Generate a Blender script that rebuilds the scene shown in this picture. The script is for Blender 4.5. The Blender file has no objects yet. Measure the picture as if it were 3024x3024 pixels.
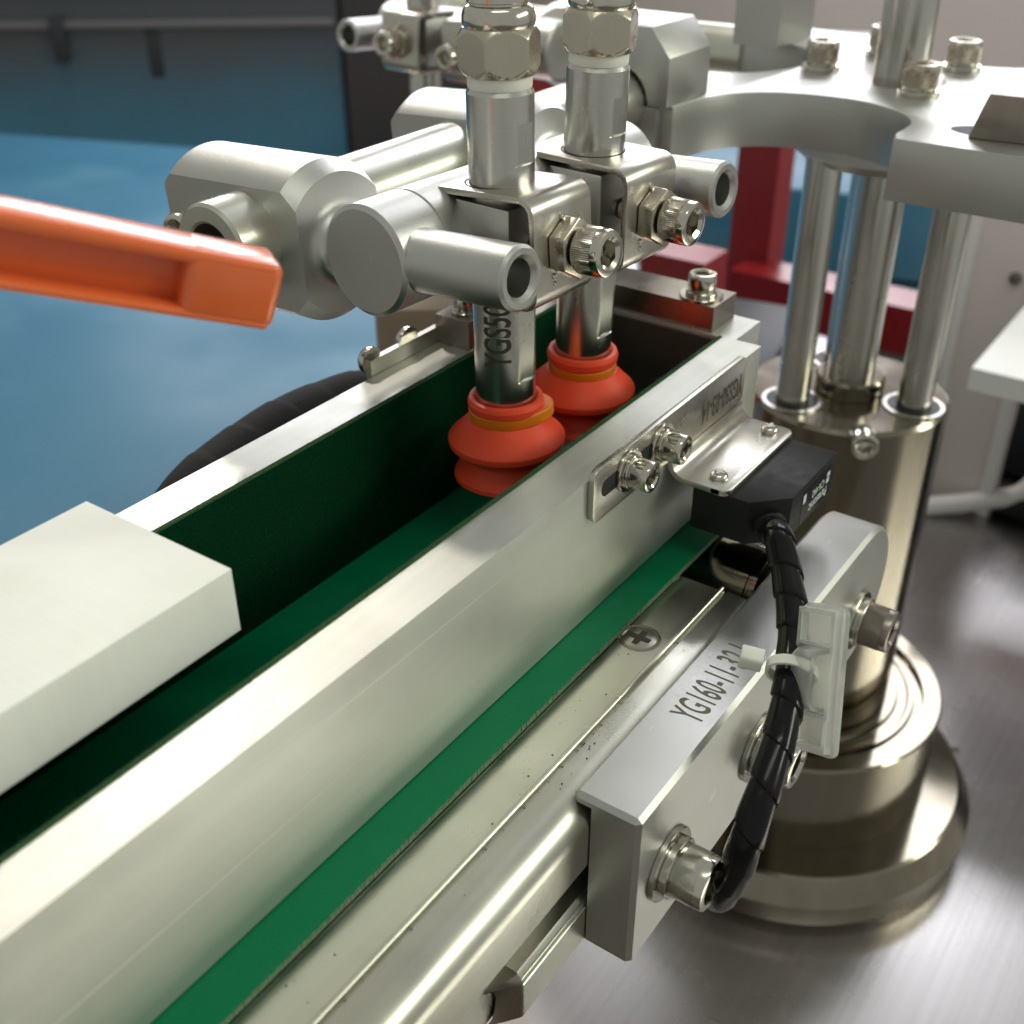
import bpy, bmesh, math, random
from math import sin, cos, pi, radians, sqrt
from mathutils import Vector as V, Matrix as M

random.seed(7)
S = 0.001                      # everything below is written in millimetres
scene = bpy.context.scene
COL = scene.collection

# ------------------------------------------------------------------ camera
cam_d = bpy.data.cameras.new('camera'); cam = bpy.data.objects.new('camera', cam_d); COL.objects.link(cam)
RT = V((0.575754, -0.817618, -0.0028)); DN = V((-0.43354, -0.302385, -0.848886)); FW = V((0.693218, 0.489963, -0.528569))
CP = V((-290.147, -117.960, 134.455))
mw = M.Identity(4)
for r in range(3):
    mw[r][0] = RT[r]; mw[r][1] = -DN[r]; mw[r][2] = -FW[r]; mw[r][3] = CP[r]*S
cam.matrix_world = mw
cam_d.sensor_width = 36.0; cam_d.lens = 3417/3024*36
cam_d.clip_start = 0.01; cam_d.clip_end = 60
cam_d.dof.use_dof = True; cam_d.dof.focus_distance = 0.268; cam_d.dof.aperture_fstop = 17.5
scene.camera = cam

# ------------------------------------------------------------------ world, lamps, exposure
w = bpy.data.worlds.new('World'); scene.world = w; w.use_nodes = True
bg = w.node_tree.nodes['Background']; bg.inputs[0].default_value = (0.52, 0.535, 0.485, 1); bg.inputs[1].default_value = 0.64
def lamp(name, loc, target, size, power, col, shape='DISK', sy=None):
    d = bpy.data.lights.new(name, 'AREA'); d.shape = shape; d.size = size
    if sy: d.size_y = sy
    d.energy = power; d.color = col
    o = bpy.data.objects.new(name, d); COL.objects.link(o)
    o.location = loc; o.rotation_euler = (V(target)-V(loc)).to_track_quat('-Z', 'Y').to_euler()
    return o
lamp('hall_lamp', (0.85, 1.60, 1.85), (-0.06, 0.04, 0), 0.16, 16, (1.0, 0.93, 0.82))
lamp('hall_window', (1.65, 1.82, 0.66), (-0.1, 0.05, 0.05), 0.75, 11, (0.97, 0.96, 1.0), 'RECTANGLE', 0.4)
lamp('hall_window', (2.55, 0.62, 1.75), (0, 0, -0.2), 1.3, 22, (0.93, 0.95, 1.0), 'RECTANGLE', 0.9)
lamp('hall_window', (2.5, 0.85, 0.6), (0, 0, 0), 1.7, 17, (0.95, 0.94, 1.0), 'RECTANGLE', 0.55)
lamp('strip_light', (-0.6, -0.5, 2.3), (0, 0, 0), 1.4, 7, (0.96, 1.0, 0.86), 'RECTANGLE', 0.2)
lamp('strip_light', (1.0, -1.7, 0.95), (0, 0, 0), 1.6, 18, (0.97, 1.0, 0.82), 'RECTANGLE', 0.3)  # low right-hand fill, added to brighten the faces turned to the camera
scene.view_settings.view_transform = 'Standard'; scene.view_settings.look = 'None'
scene.view_settings.exposure = 0.18; scene.view_settings.gamma = 1.0; scene.view_settings.use_curve_mapping = False

# ------------------------------------------------------------------ materials
def mat(name, base, rough=0.5, metal=0.0, coat=0.0, sss=0.0, ssr=None, trans=0.0, spec=0.5, aniso=0.0,
        speck=0.0, speck_scale=2500, rvar=0.0, rscale=120, bump=0.0, bscale=2500, streak=None, dirt=None, sheen=0.0, ior=1.45, scratch=None, bvec=None):
    """procedural principled material: speck = fine colour grain, rvar = roughness variation,
    bump = fine relief, streak = (vector scale, amount) stretched brush marks, dirt = (colour, amount, scale)"""
    m = bpy.data.materials.new(name); m.use_nodes = True
    nt = m.node_tree; b = nt.nodes['Principled BSDF']; L = nt.links.new
    b.inputs['Base Color'].default_value = (*base, 1); b.inputs['Roughness'].default_value = rough
    b.inputs['Metallic'].default_value = metal; b.inputs['Coat Weight'].default_value = coat
    b.inputs['Coat Roughness'].default_value = 0.06
    b.inputs['Transmission Weight'].default_value = trans; b.inputs['IOR'].default_value = ior
    b.inputs['Specular IOR Level'].default_value = spec; b.inputs['Anisotropic'].default_value = aniso
    b.inputs['Sheen Weight'].default_value = sheen
    if sss:
        b.inputs['Subsurface Weight'].default_value = sss
        b.inputs['Subsurface Radius'].default_value = ssr or (1, 1, 1); b.inputs['Subsurface Scale'].default_value = 0.003
    tc = nt.nodes.new('ShaderNodeTexCoord').outputs['Object']
    def noise(scale, detail=3, vec=None):
        n = nt.nodes.new('ShaderNodeTexNoise'); n.inputs['Scale'].default_value = scale; n.inputs['Detail'].default_value = detail
        if vec:
            mp = nt.nodes.new('ShaderNodeMapping'); mp.inputs['Scale'].default_value = vec; L(tc, mp.inputs[0]); L(mp.outputs[0], n.inputs['Vector'])
        else: L(tc, n.inputs['Vector'])
        return n.outputs['Fac']
    def rng(sock, a, c, lo=0.3, hi=0.7):
        r = nt.nodes.new('ShaderNodeMapRange'); r.inputs[1].default_value = lo; r.inputs[2].default_value = hi
        r.inputs[3].default_value = a; r.inputs[4].default_value = c; L(sock, r.inputs[0]); return r.outputs[0]
    col = None
    def mixc(fac, c2):
        nonlocal col
        x = nt.nodes.new('ShaderNodeMix'); x.data_type = 'RGBA'; L(fac, x.inputs[0])
        if col: L(col, x.inputs[6])
        else: x.inputs[6].default_value = (*base, 1)
        x.inputs[7].default_value = (*c2, 1); col = x.outputs[2]
    if speck: mixc(rng(noise(speck_scale, 2), 0, speck), tuple(c*0.35 for c in base))
    if dirt: mixc(rng(noise(dirt[2], 5), 0, dirt[1], 0.5, 0.75), dirt[0])
    if streak: mixc(rng(noise(1, 4, streak[0]), 0, streak[1]), tuple(c*0.55 for c in base))
    if scratch:
        mixc(rng(noise(1, 2, scratch[0]), 0, scratch[1], scratch[2], scratch[2]+0.03), tuple(min(1, c*1.35) for c in base))
    if col: L(col, b.inputs['Base Color'])
    if rvar: L(rng(noise(rscale, 4), max(0.02, rough-rvar), rough+rvar), b.inputs['Roughness'])
    if bump:
        bn = nt.nodes.new('ShaderNodeBump'); bn.inputs['Strength'].default_value = bump; bn.inputs['Distance'].default_value = 0.0002
        L(noise(1, 2, bvec) if bvec else noise(bscale, 2), bn.inputs['Height']); L(bn.outputs[0], b.inputs['Normal'])
    return m
ANO = mat('anodised_aluminium', (0.56, 0.558, 0.54), 0.37, 1.0, speck=0.10, speck_scale=4200, rvar=0.03, rscale=60, bump=0.28, bscale=5200, dirt=((0.46, 0.45, 0.40), 0.3, 45), scratch=((140, 500, 200), 0.35, 0.72))
ANOD = mat('satin_aluminium_rail', (0.73, 0.735, 0.69), 0.45, 0.84, speck=0.12, speck_scale=3500, rvar=0.05, rscale=35, bump=0.28, bscale=4500, dirt=((0.40, 0.39, 0.30), 0.5, 21), streak=((2.5, 420, 420), 0.14), scratch=((5, 60, 900), 0.5, 0.69))
FRM = mat('mill_aluminium', (0.66, 0.65, 0.58), 0.31, 1.0, rvar=0.05, rscale=70, dirt=((0.40, 0.38, 0.29), 0.4, 34), streak=((8, 900, 900), 0.12))
STL = mat('turned_steel', (0.60, 0.585, 0.55), 0.25, 1.0, rvar=0.05, rscale=50, streak=((60, 60, 5000), 0.12))
CHR = mat('bright_steel', (0.62, 0.59, 0.53), 0.16, 1.0, rvar=0.05, rscale=300, dirt=((0.4, 0.36, 0.28), 0.35, 250))
SHT = mat('satin_stainless', (0.56, 0.53, 0.48), 0.30, 1.0, rvar=0.05, rscale=120)
NIC = mat('nickel_plate', (0.56, 0.51, 0.43), 0.26, 1.0, rvar=0.05, rscale=200)
DRK = mat('dark_steel', (0.34, 0.30, 0.27), 0.33, 1.0, rvar=0.08, rscale=90, streak=((400, 400, 20), 0.2))
POST = mat('bronzed_steel', (0.275, 0.245, 0.195), 0.13, 1.0, rvar=0.05, rscale=30, streak=((90, 90, 6), 0.35))
SST = mat('stainless_sheet', (0.54, 0.515, 0.52), 0.27, 1.0, rvar=0.04, rscale=14, streak=((6, 420, 6), 0.3))
BLKH = mat('dark_bore', (0.03, 0.03, 0.03), 0.6, 0.3)
FELT = mat('green_felt', (0.003, 0.045, 0.017), 1.0, speck=0.6, speck_scale=1500, bump=1.0, bscale=1800, dirt=((0.010, 0.03, 0.014), 0.25, 160), spec=0.05)
FELTE = mat('felt_edge', (0.06, 0.13, 0.06), 1.0, speck=0.5, speck_scale=1500, bump=0.8, bscale=2200, spec=0.1)
BELT = mat('green_belt', (0.0, 0.165, 0.066), 0.45, spec=0.18, rvar=0.08, rscale=60, bump=0.12, bscale=3000, dirt=((0.01, 0.17, 0.085), 0.5, 70), speck=0.12, speck_scale=1600)
BELTE = mat('belt_edge', (0.17, 0.26, 0.16), 0.9, speck=0.6, speck_scale=1800, bump=0.8, bscale=2500)
RED = mat('red_silicone', (0.86, 0.082, 0.03), 0.42, spec=0.35, sss=0.35, ssr=(1.0, 0.15, 0.05), rvar=0.06, rscale=200, dirt=((0.55, 0.12, 0.07), 0.3, 300))
YEL = mat('amber_ring', (0.80, 0.24, 0.015), 0.32, sss=0.4, ssr=(1.0, 0.4, 0.05))
PTFE = mat('white_ring', (0.88, 0.88, 0.80), 0.4, sss=0.2)
HOSE = mat('clear_hose', (0.62, 0.63, 0.48), 0.35, sss=0.3)
NYL = mat('white_nylon', (0.86, 0.875, 0.83), 0.36, sss=0.35, ssr=(1, 1, 0.7), rvar=0.08, rscale=40, streak=((1400, 25, 25), 0.05), dirt=((0.62, 0.6, 0.5), 0.22, 60), bump=0.18, bvec=(1600, 22, 60))
CLR = mat('milky_nylon', (0.98, 0.99, 0.96), 0.28, trans=0.8, ior=1.22)
TIE = mat('tie_nylon', (0.80, 0.81, 0.72), 0.32, sss=0.3)
BLK = mat('black_plastic', (0.010, 0.011, 0.010), 0.45, spec=0.3, rvar=0.08, rscale=250, bump=0.1, bscale=4000)
WRAP = mat('spiral_wrap', (0.004, 0.004, 0.005), 0.2, spec=0.3, rvar=0.06, rscale=150)
RAG = mat('ragged_sleeve', (0.008, 0.008, 0.009), 0.85, bump=0.8, bscale=700)
ORG = mat('orange_paint', (0.80, 0.155, 0.04), 0.26, coat=0.5, rvar=0.05, rscale=60, dirt=((0.5, 0.06, 0.01), 0.3, 60))
ENG = mat('laser_mark', (0.055, 0.043, 0.03), 0.6)
ENG2 = mat('laser_mark_light', (0.17, 0.155, 0.12), 0.55, 0.4)
WHT = mat('white_print', (0.62, 0.68, 0.62), 0.5)
LBL = mat('label_film', (0.004, 0.006, 0.012), 0.25)
FIB = mat('felt_fibre', (0.035, 0.075, 0.035), 0.9)
WHITE = mat('white_paint', (0.74, 0.74, 0.74), 0.4, rvar=0.08, rscale=8)
PINK = mat('wall_paint', (0.66, 0.60, 0.59), 0.8, dirt=((0.55, 0.5, 0.49), 0.4, 2))
REDP = mat('red_paint', (0.24, 0.014, 0.02), 0.35, rvar=0.1, rscale=9)
BLUE = mat('blue_film', (0.04, 0.155, 0.255), 0.5, rvar=0.12, rscale=4, bump=0.6, bscale=9, spec=0.35, dirt=((0.11, 0.25, 0.36), 0.9, 3.0))
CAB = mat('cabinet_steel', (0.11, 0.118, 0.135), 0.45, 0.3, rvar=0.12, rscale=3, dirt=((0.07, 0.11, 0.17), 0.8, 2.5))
nt = CAB.node_tree; pb = nt.nodes['Principled BSDF']; old = pb.inputs['Base Color'].links[0].from_socket  # blue reflection of the film, painted into the lower cabinet colour
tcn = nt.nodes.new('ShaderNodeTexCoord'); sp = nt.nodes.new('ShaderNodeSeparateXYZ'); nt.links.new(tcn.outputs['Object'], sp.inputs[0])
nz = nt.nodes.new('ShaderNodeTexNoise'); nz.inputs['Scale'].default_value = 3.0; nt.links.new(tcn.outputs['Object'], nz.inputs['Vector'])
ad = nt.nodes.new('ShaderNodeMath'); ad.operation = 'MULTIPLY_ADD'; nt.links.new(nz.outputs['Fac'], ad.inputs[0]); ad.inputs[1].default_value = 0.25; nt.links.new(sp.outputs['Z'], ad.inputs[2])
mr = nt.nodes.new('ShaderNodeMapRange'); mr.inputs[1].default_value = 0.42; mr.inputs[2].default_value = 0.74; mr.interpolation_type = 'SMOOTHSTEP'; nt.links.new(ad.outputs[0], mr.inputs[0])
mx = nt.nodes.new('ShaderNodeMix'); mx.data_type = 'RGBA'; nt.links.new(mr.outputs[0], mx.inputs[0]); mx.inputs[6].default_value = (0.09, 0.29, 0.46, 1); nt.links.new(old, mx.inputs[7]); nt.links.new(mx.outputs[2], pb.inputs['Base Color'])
DKB = mat('dark_panel', (0.035, 0.04, 0.05), 0.5)
BEI = mat('beige_tube', (0.22, 0.165, 0.12), 0.5)
DKG = mat('dark_cover', (0.045, 0.05, 0.04), 0.35, rvar=0.1, rscale=60, dirt=((0.09, 0.08, 0.06), 0.5, 60))
GRY = mat('grey_panel', (0.17, 0.165, 0.18), 0.5)
FLO = mat('hall_floor', (0.22, 0.19, 0.155), 0.4, rvar=0.1, rscale=3, dirt=((0.04, 0.035, 0.03), 1.0, 1.6), streak=((2.2, 2.2, 1), 0.8))

# ------------------------------------------------------------------ mesh helpers (millimetres, world frame)
def frame(o, a, up=(0, 0, 1)):
    """matrix with local z = a, local x as near as possible to 'up'-perpendicular"""
    a = V(a).normalized(); up = V(up)
    if abs(a.dot(up.normalized())) > 0.99: up = V((1, 0, 0))
    x = up.cross(a).normalized(); y = a.cross(x)
    return M(((x.x, y.x, a.x, o[0]), (x.y, y.y, a.y, o[1]), (x.z, y.z, a.z, o[2]), (0, 0, 0, 1)))
def bevel_sharp(bm, w, seg=2, ang=35):
    es = [e for e in bm.edges if len(e.link_faces) == 2 and e.calc_face_angle(0) > radians(ang)]
    if es and w > 0: bmesh.ops.bevel(bm, geom=es, offset=w, segments=seg, profile=0.5, affect='EDGES', clamp_overlap=True)
    return bm
def add_box(bm, a, b, mtx=None):
    x0, y0, z0 = a; x1, y1, z1 = b
    v = [bm.verts.new(p) for p in ((x0,y0,z0),(x1,y0,z0),(x1,y1,z0),(x0,y1,z0),(x0,y0,z1),(x1,y0,z1),(x1,y1,z1),(x0,y1,z1))]
    for f in ((0,3,2,1),(4,5,6,7),(0,1,5,4),(1,2,6,5),(2,3,7,6),(3,0,4,7)): bm.faces.new([v[i] for i in f])
    if mtx: bmesh.ops.transform(bm, matrix=mtx, verts=v)
    return v
def box(a, b, bev=0.4, mtx=None, seg=2):
    bm = bmesh.new(); add_box(bm, a, b, mtx); return bevel_sharp(bm, bev, seg)
def add_prism(bm, poly, mtx, h0, h1):
    """poly in local xy, extruded along local z"""
    n = len(poly)
    lo = [bm.verts.new(mtx @ V((x, y, h0))) for x, y in poly]; hi = [bm.verts.new(mtx @ V((x, y, h1))) for x, y in poly]
    bm.faces.new(lo[::-1]); bm.faces.new(hi)
    for i in range(n): bm.faces.new((lo[i], lo[(i+1) % n], hi[(i+1) % n], hi[i]))
    bmesh.ops.recalc_face_normals(bm, faces=bm.faces)
def prism(poly, mtx, h0, h1, bev=0.3, seg=2, ang=35):
    bm = bmesh.new(); add_prism(bm, poly, mtx, h0, h1); return bevel_sharp(bm, bev, seg, ang)
def add_lathe(bm, prof, mtx, n=48, fn=None):
    """prof = [(r, h)]; closed at ends where r = 0; fn(r, h, theta) may bend the radius"""
    rings = []
    for r, h in prof:
        if r <= 1e-6: rings.append([bm.verts.new(mtx @ V((0, 0, h)))])
        else:
            ring = []
            for i in range(n):
                t = 2*pi*i/n; rr = fn(r, h, t) if fn else r
                ring.append(bm.verts.new(mtx @ V((rr*cos(t), rr*sin(t), h))))
            rings.append(ring)
    for a, b in zip(rings, rings[1:]):
        for i in range(n):
            j = (i+1) % n
            if len(a) == 1 and len(b) == 1: break
            if len(a) == 1: bm.faces.new((a[0], b[j], b[i]))
            elif len(b) == 1: bm.faces.new((a[i], a[j], b[0]))
            else: bm.faces.new((a[i], a[j], b[j], b[i]))
    return bm
def lathe(prof, mtx, n=48, fn=None):
    bm = bmesh.new(); add_lathe(bm, prof, mtx, n, fn); bmesh.ops.recalc_face_normals(bm, faces=bm.faces); return bm
def add_sweep(bm, pts, rad, n=14, cap=True):
    """tube along points; rad may be a function of (arc length, theta)"""
    pts = [V(p) for p in pts]; acc = 0; prev = None; up = None; rings = []
    for i, p in enumerate(pts):
        t = (pts[min(i+1, len(pts)-1)]-pts[max(i-1, 0)]).normalized()
        if up is None: up = t.orthogonal().normalized()
        up = (up - t*up.dot(t)).normalized(); s = t.cross(up)
        if prev is not None: acc += (p-prev).length
        prev = p; ring = []
        for k in range(n):
            th = 2*pi*k/n; r = rad(acc, th) if callable(rad) else rad
            ring.append(bm.verts.new(p + (up*cos(th)+s*sin(th))*r))
        rings.append(ring)
    for a, b in zip(rings, rings[1:]):
        for k in range(n): bm.faces.new((a[k], a[(k+1) % n], b[(k+1) % n], b[k]))
    if cap: bm.faces.new(rings[0][::-1]); bm.faces.new(rings[-1])
    return bm
def sweep(pts, rad, n=14):
    bm = bmesh.new(); add_sweep(bm, pts, rad, n); bmesh.ops.recalc_face_normals(bm, faces=bm.faces); return bm
def smooth_path(pts, k=10):
    pts = [V(p) for p in pts]; q = [2*pts[0]-pts[1]]+pts+[2*pts[-1]-pts[-2]]; out = []
    for i in range(1, len(q)-2):
        for j in range(k):
            t = j/k; a, b, c, d = q[i-1], q[i], q[i+1], q[i+2]
            out.append(0.5*((2*b)+(c-a)*t+(2*a-5*b+4*c-d)*t*t+(3*b-a-3*c+d)*t**3))
    out.append(pts[-1]); return out
def hexpoly(af, rot=0): return [(af/sqrt(3)*cos(rot+i*pi/3), af/sqrt(3)*sin(rot+i*pi/3)) for i in range(6)]
def link(name, bm, m, origin, parent=None, ang=32):
    me = bpy.data.meshes.new(name)
    bmesh.ops.translate(bm, vec=-V(origin), verts=bm.verts); bmesh.ops.scale(bm, vec=(S, S, S), verts=bm.verts)
    bm.to_mesh(me); bm.free()
    for p in me.polygons: p.use_smooth = True
    me.set_sharp_from_angle(angle=radians(ang))
    o = bpy.data.objects.new(name, me); me.materials.append(m); COL.objects.link(o)
    if parent: o.parent = parent
    return o
class Thing:
    def __init__(s, name, label, cat, origin, group=None):
        s.o = V(origin); s.e = bpy.data.objects.new(name, None); COL.objects.link(s.e); s.e.empty_display_size = 0.01
        s.e.location = s.o*S; s.e['label'] = label; s.e['category'] = cat
        if group: s.e['group'] = group
    def part(s, name, bm, m, parent=None, ang=32, label=None, kind=None):
        o = link(name, bm, m, s.o, parent or s.e, ang)
        if label: o['label'] = label
        if kind: o['kind'] = kind
        return o
def structure(name, bm, m):
    o = link(name, bm, m, (0, 0, 0)); o['kind'] = 'structure'; return o
def copy_tree(o, parent=None):
    c = o.copy(); COL.objects.link(c); c.parent = parent
    for ch in list(o.children): copy_tree(ch, c)
    return c
def boolean_cut(a, b):
    oa = link('a', a, ANO, (0, 0, 0)); ob = link('b', b, ANO, (0, 0, 0))
    md = oa.modifiers.new('cut', 'BOOLEAN'); md.operation = 'DIFFERENCE'; md.object = ob; md.solver = 'EXACT'
    dg = bpy.context.evaluated_depsgraph_get(); bm = bmesh.new(); bm.from_mesh(oa.evaluated_get(dg).to_mesh())
    for o in (oa, ob): bpy.data.objects.remove(o)
    bmesh.ops.scale(bm, vec=(1/S, 1/S, 1/S), verts=bm.verts); return bm
# --- fasteners
def socket_head(o, a, r, h, knurl=False, n=144):
    """cap screw head: seat at o, growing along a, hexagon recess in its end"""
    bm = bmesh.new(); f = frame(o, a); ch = r*0.10
    kn = (lambda rr, hh, t: rr*(1+0.011*(1 if int(round(t/(2*pi)*n)) % 2 else -1))) if knurl else None
    add_lathe(bm, [(0, 0), (r*0.97, 0), (r, ch*0.5), (r, h*0.70)], f, n, kn)
    af = r*1.02; d = h*0.55
    def hexr(t): k = (t+pi/6) % (pi/3)-pi/6; return af/2/cos(k)
    add_lathe(bm, [(r*0.99, h*0.70), (r*0.99, h-ch*1.2), (r*0.96, h-ch*0.35), (r*0.88, h), (r*0.70, h)], f, n)
    add_lathe(bm, [(r*0.70, h), (1, h-0.12*r), (1, h-d), (0, h-d-0.15*r)], f, n, lambda rr, hh, t: rr if rr != 1 else hexr(t))
    bmesh.ops.remove_doubles(bm, verts=bm.verts, dist=1e-4); bmesh.ops.recalc_face_normals(bm, faces=bm.faces); return bm
def washer(o, a, r0, r1, t, split=False):
    f = frame(o, a); c = min(0.2, t*0.25)
    return lathe([(r0, 0), (r1-c, 0), (r1, c), (r1, t-c), (r1-c, t), (r0, t), (r0, 0)], f, 56)
def cap_screw(T, o, a, r, h, washers=((1.0, 1.45),), knurl=False, m=None, parent=None, rr=None):
    """adds part socket_screw with sub-parts washer; washers = ((thickness, radius factor), ...)"""
    o = V(o); a = V(a).normalized(); s = 0; ws = []
    for t, k in washers: ws.append((o+a*s, t, k)); s += t
    p = T.part('socket_screw', socket_head(o+a*s, a, r, h, knurl), m or CHR, parent)
    for q, t, k in ws: T.part('washer', washer(q, a, r*0.5, r*k, t), CHR, p if parent is None else parent)
    return p
def pan_head(o, a, r, cross=True, hh=None):
    """domed cross-recess head"""
    f = frame(o, a); n = 48; hh = hh or r*0.75
    prof = [(0, 0), (r, 0), (r, hh*0.25)]+[(r*cos(t), hh*0.25+hh*0.75*sin(t)) for t in (0.4, 0.75, 1.05, 1.3)]+[(0, hh)]
    bm = bmesh.new(); add_lathe(bm, prof, f, n); return bm
def cross_recess(o, a, r, d=0.05):
    bm = bmesh.new(); f = frame(o, a)
    w_, l_ = r*0.16, r*0.62
    poly = [(-w_, -l_), (w_, -l_), (w_*1.2, -w_*1.2), (l_, -w_), (l_, w_), (w_*1.2, w_*1.2), (w_, l_), (-w_, l_), (-w_*1.2, w_*1.2), (-l_, w_), (-l_, -w_), (-w_*1.2, -w_*1.2)]
    add_prism(bm, poly, f, 0, d); return bm
def text_bm(body, size, xs=1.0, spacing=1.0):
    """letter mesh in local xy, origin at baseline start"""
    cu = bpy.data.curves.new('t', 'FONT'); cu.body = body; cu.size = size; cu.space_character = spacing; cu.offset = size*0.016
    o = bpy.data.objects.new('t', cu); COL.objects.link(o)
    dg = bpy.context.evaluated_depsgraph_get(); me = o.evaluated_get(dg).to_mesh()
    bm = bmesh.new(); bm.from_mesh(me); o.evaluated_get(dg).to_mesh_clear()
    bpy.data.objects.remove(o); bpy.data.curves.remove(cu)
    for v in bm.verts: v.co.x *= xs
    return bm
def text_plane(body, size, o, x, y, xs=1.0, spacing=1.0):
    bm = text_bm(body, size, xs, spacing); x = V(x).normalized(); y = V(y).normalized(); z = x.cross(y)
    mt = M(((x.x, y.x, z.x, o[0]), (x.y, y.y, z.y, o[1]), (x.z, y.z, z.z, o[2]), (0, 0, 0, 1)))
    bmesh.ops.transform(bm, matrix=mt, verts=bm.verts); return bm

# ================================================================== SETTING
# machine deck and the hall around it, as far as the frame sees them
structure('machine_deck', box((-140, -700, -331), (1500, 520, -318.1), 1.0), SST)
structure('floor', box((-2500, -2500, -960), (6500, 6500, -950), 0), FLO)
structure('wall', box((2700, -2600, -950), (2760, 1900, 1500), 0, M.Rotation(radians(8), 4, 'Z')), PINK)

# ================================================================== CONVEYOR
T = Thing('conveyor', 'belt conveyor with green belt, grooved aluminium side frame and bronze end roller', 'conveyor', (-150, 20, -90))
XL = -345
bm = box((XL, -9.2, -42), (-30, 88, -40), 0); T.part('belt', bm, BELT)
bm = bmesh.new()                                                        # frayed pale edge of the belt
x = XL
while x < -32:
    L_ = random.uniform(0.5, 1.2); d = random.uniform(0.04, 0.22)
    add_box(bm, (x, -9.2-d, -41.7), (x+L_*0.85, -9.18, -40.1-random.uniform(0, 0.35))); x += L_
T.part('belt_edge', bm, BELTE, kind='stuff')
prof = [(-9.0, -43.0), (-20.2, -43.0), (-20.35, -41.8), (-20.6, -41.6), (-21.2, -41.6), (-21.45, -41.8), (-21.6, -43.0), (-22.3, -43.0), (-22.5, -42.4), (-25.6, -42.6)]
prof += [(-25.6-7.2*sin(t), -49.8+7.2*cos(t)) for t in [i*pi/2/9 for i in range(1, 10)]]
prof += [(-32.8, -60.2), (-32.3, -60.6), (-27.5, -60.6), (-27.5, -71.2), (-31.0, -71.2), (-31.6, -71.9), (-31.8, -72.4), (-32.2, -72.5), (-32.2, -73.0), (-32.6, -73.1), (-32.6, -73.8), (-32.8, -74.0), (-32.8, -84.0), (-9.0, -84.0)]
fx = M(((0, 0, 1, 0), (1, 0, 0, 0), (0, 1, 0, 0), (0, 0, 0, 1)))          # local (x,y,z) -> world (Y,Z,X)
sf = T.part('side_frame', prism(prof, fx, -166, -58, 0.0), FRM, ang=28)
prof2 = [p for p in prof if p[1] > -60.65]+[(-27.5, -60.6), (-27.5, -84.0), (-9.0, -84.0)]
prof2 = prof2[:len(prof2)-2]+[(-27.5, -84.0), (-9.0, -84.0)]
T.part('side_frame', prism(prof2, fx, XL, -166, 0.0), FRM, ang=28)
bm = bmesh.new()                                                        # sawn, rounded run-out of the lower lip
pl = [(-27.6, -71.3), (-29.4, -71.3), (-31.2, -71.4), (-32.2, -72.4), (-32.75, -73.8), (-32.75, -77), (-32.75, -80.5), (-32.75, -83.9), (-30, -83.9), (-27.6, -83.9)]
rows = []
for k in range(13):
    t = k/12; g = sin(t*pi/2)
    rows.append([bm.verts.new((-166.02-2.2*t-5.5*t*t*(0.6+0.4*sin(i*0.9)), y+(-27.6-y)*(1-sqrt(max(0, 1-g*g)))*0.9+random.uniform(-0.06, 0.06), z-0.8*t)) for i, (y, z) in enumerate(pl)])
for a, b in zip(rows, rows[1:]):
    for i in range(len(pl)-1): bm.faces.new((a[i], a[i+1], b[i+1], b[i]))
T.part('sawn_notch', bm, DRK)
bm = bmesh.new()                                                        # grit caught along the lip and on the flange
for i in range(70):
    x = random.choice((random.uniform(-235, -75), random.gauss(-128, 12))); y = random.choice((-21.9, -21.9, random.uniform(-26, -22.5), random.uniform(-19.5, -11)))
    zz = -42.95 if y > -22.4 else -42.45; r = random.choice((0.08, 0.1, 0.14, 0.22))
    add_lathe(bm, [(r, 0), (r*0.8, r*0.5), (0, r*0.7)], frame((x, y, zz), (random.gauss(0, .2), random.gauss(0, .2), 1)), 6)
T.part('grit', bm, BLKH, kind='stuff')
# inner bed of the conveyor
T.part('bed_plate', box((XL, -8.6, -52), (-60, 86, -42.2), 0.3), FRM)
T.part('side_frame', box((XL, 88.6, -84), (-58, 100, -42), 0.6), FRM)
# countersunk cross-head screw in the flange
f = frame((-87.5, -13.2, -43), (0, 0, 1))
cs = T.part('countersunk_screw', lathe([(0, 0.10), (4.1, 0.10), (4.3, 0.04)], f, 48), SHT)
T.part('countersink', lathe([(4.3, 0.02), (4.75, 0.02), (4.9, 0.22), (5.3, 0.05)], f, 48), DRK, cs)
T.part('cross_recess', cross_recess((-87.5, -13.2, -42.98), (0, 0, 1), 4.6, 0.2), ENG, cs)
# end roller
ro = T.part('roller', lathe([(0, -28.2), (4, -28.2), (4, -25.5), (11.5, -25.5), (12.5, -25), (12.5, -23.6), (12.0, -23.3), (12.0, -22.6), (12.5, -22.3), (12.5, 94), (0, 94)], frame((-36, 0, -54.6), (0, 1, 0)), 72), POST)

# ------------------------------------------------------------------ guide rails with felt lining
def fibres(x0, x1, y, z, n, ln=1.3):
    bm = bmesh.new()
    for i in range(n):
        p = V((random.uniform(x0, x1), y+random.uniform(-0.5, 0.5), z)); d = V((random.gauss(0, 0.8), random.gauss(0, 0.7), random.uniform(0.1, 1))).normalized()
        l = random.uniform(0.2, ln)*(2.2 if random.random() < 0.02 else 1)
        q = p+d*l*0.5+V((random.gauss(0, 0.1), random.gauss(0, 0.1), 0)); e = p+d*l+V((random.gauss(0, 0.3), random.gauss(0, 0.3), random.gauss(0, 0.15)))
        wd = V((random.gauss(0, 1), random.gauss(0, 1), random.gauss(0, 1))).normalized()*0.028
        v = [bm.verts.new(c) for c in (p-wd, p+wd, q+wd, q-wd, e)]
        bm.faces.new(v[:4]); bm.faces.new((v[3], v[2], v[4]))
    return bm
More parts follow.
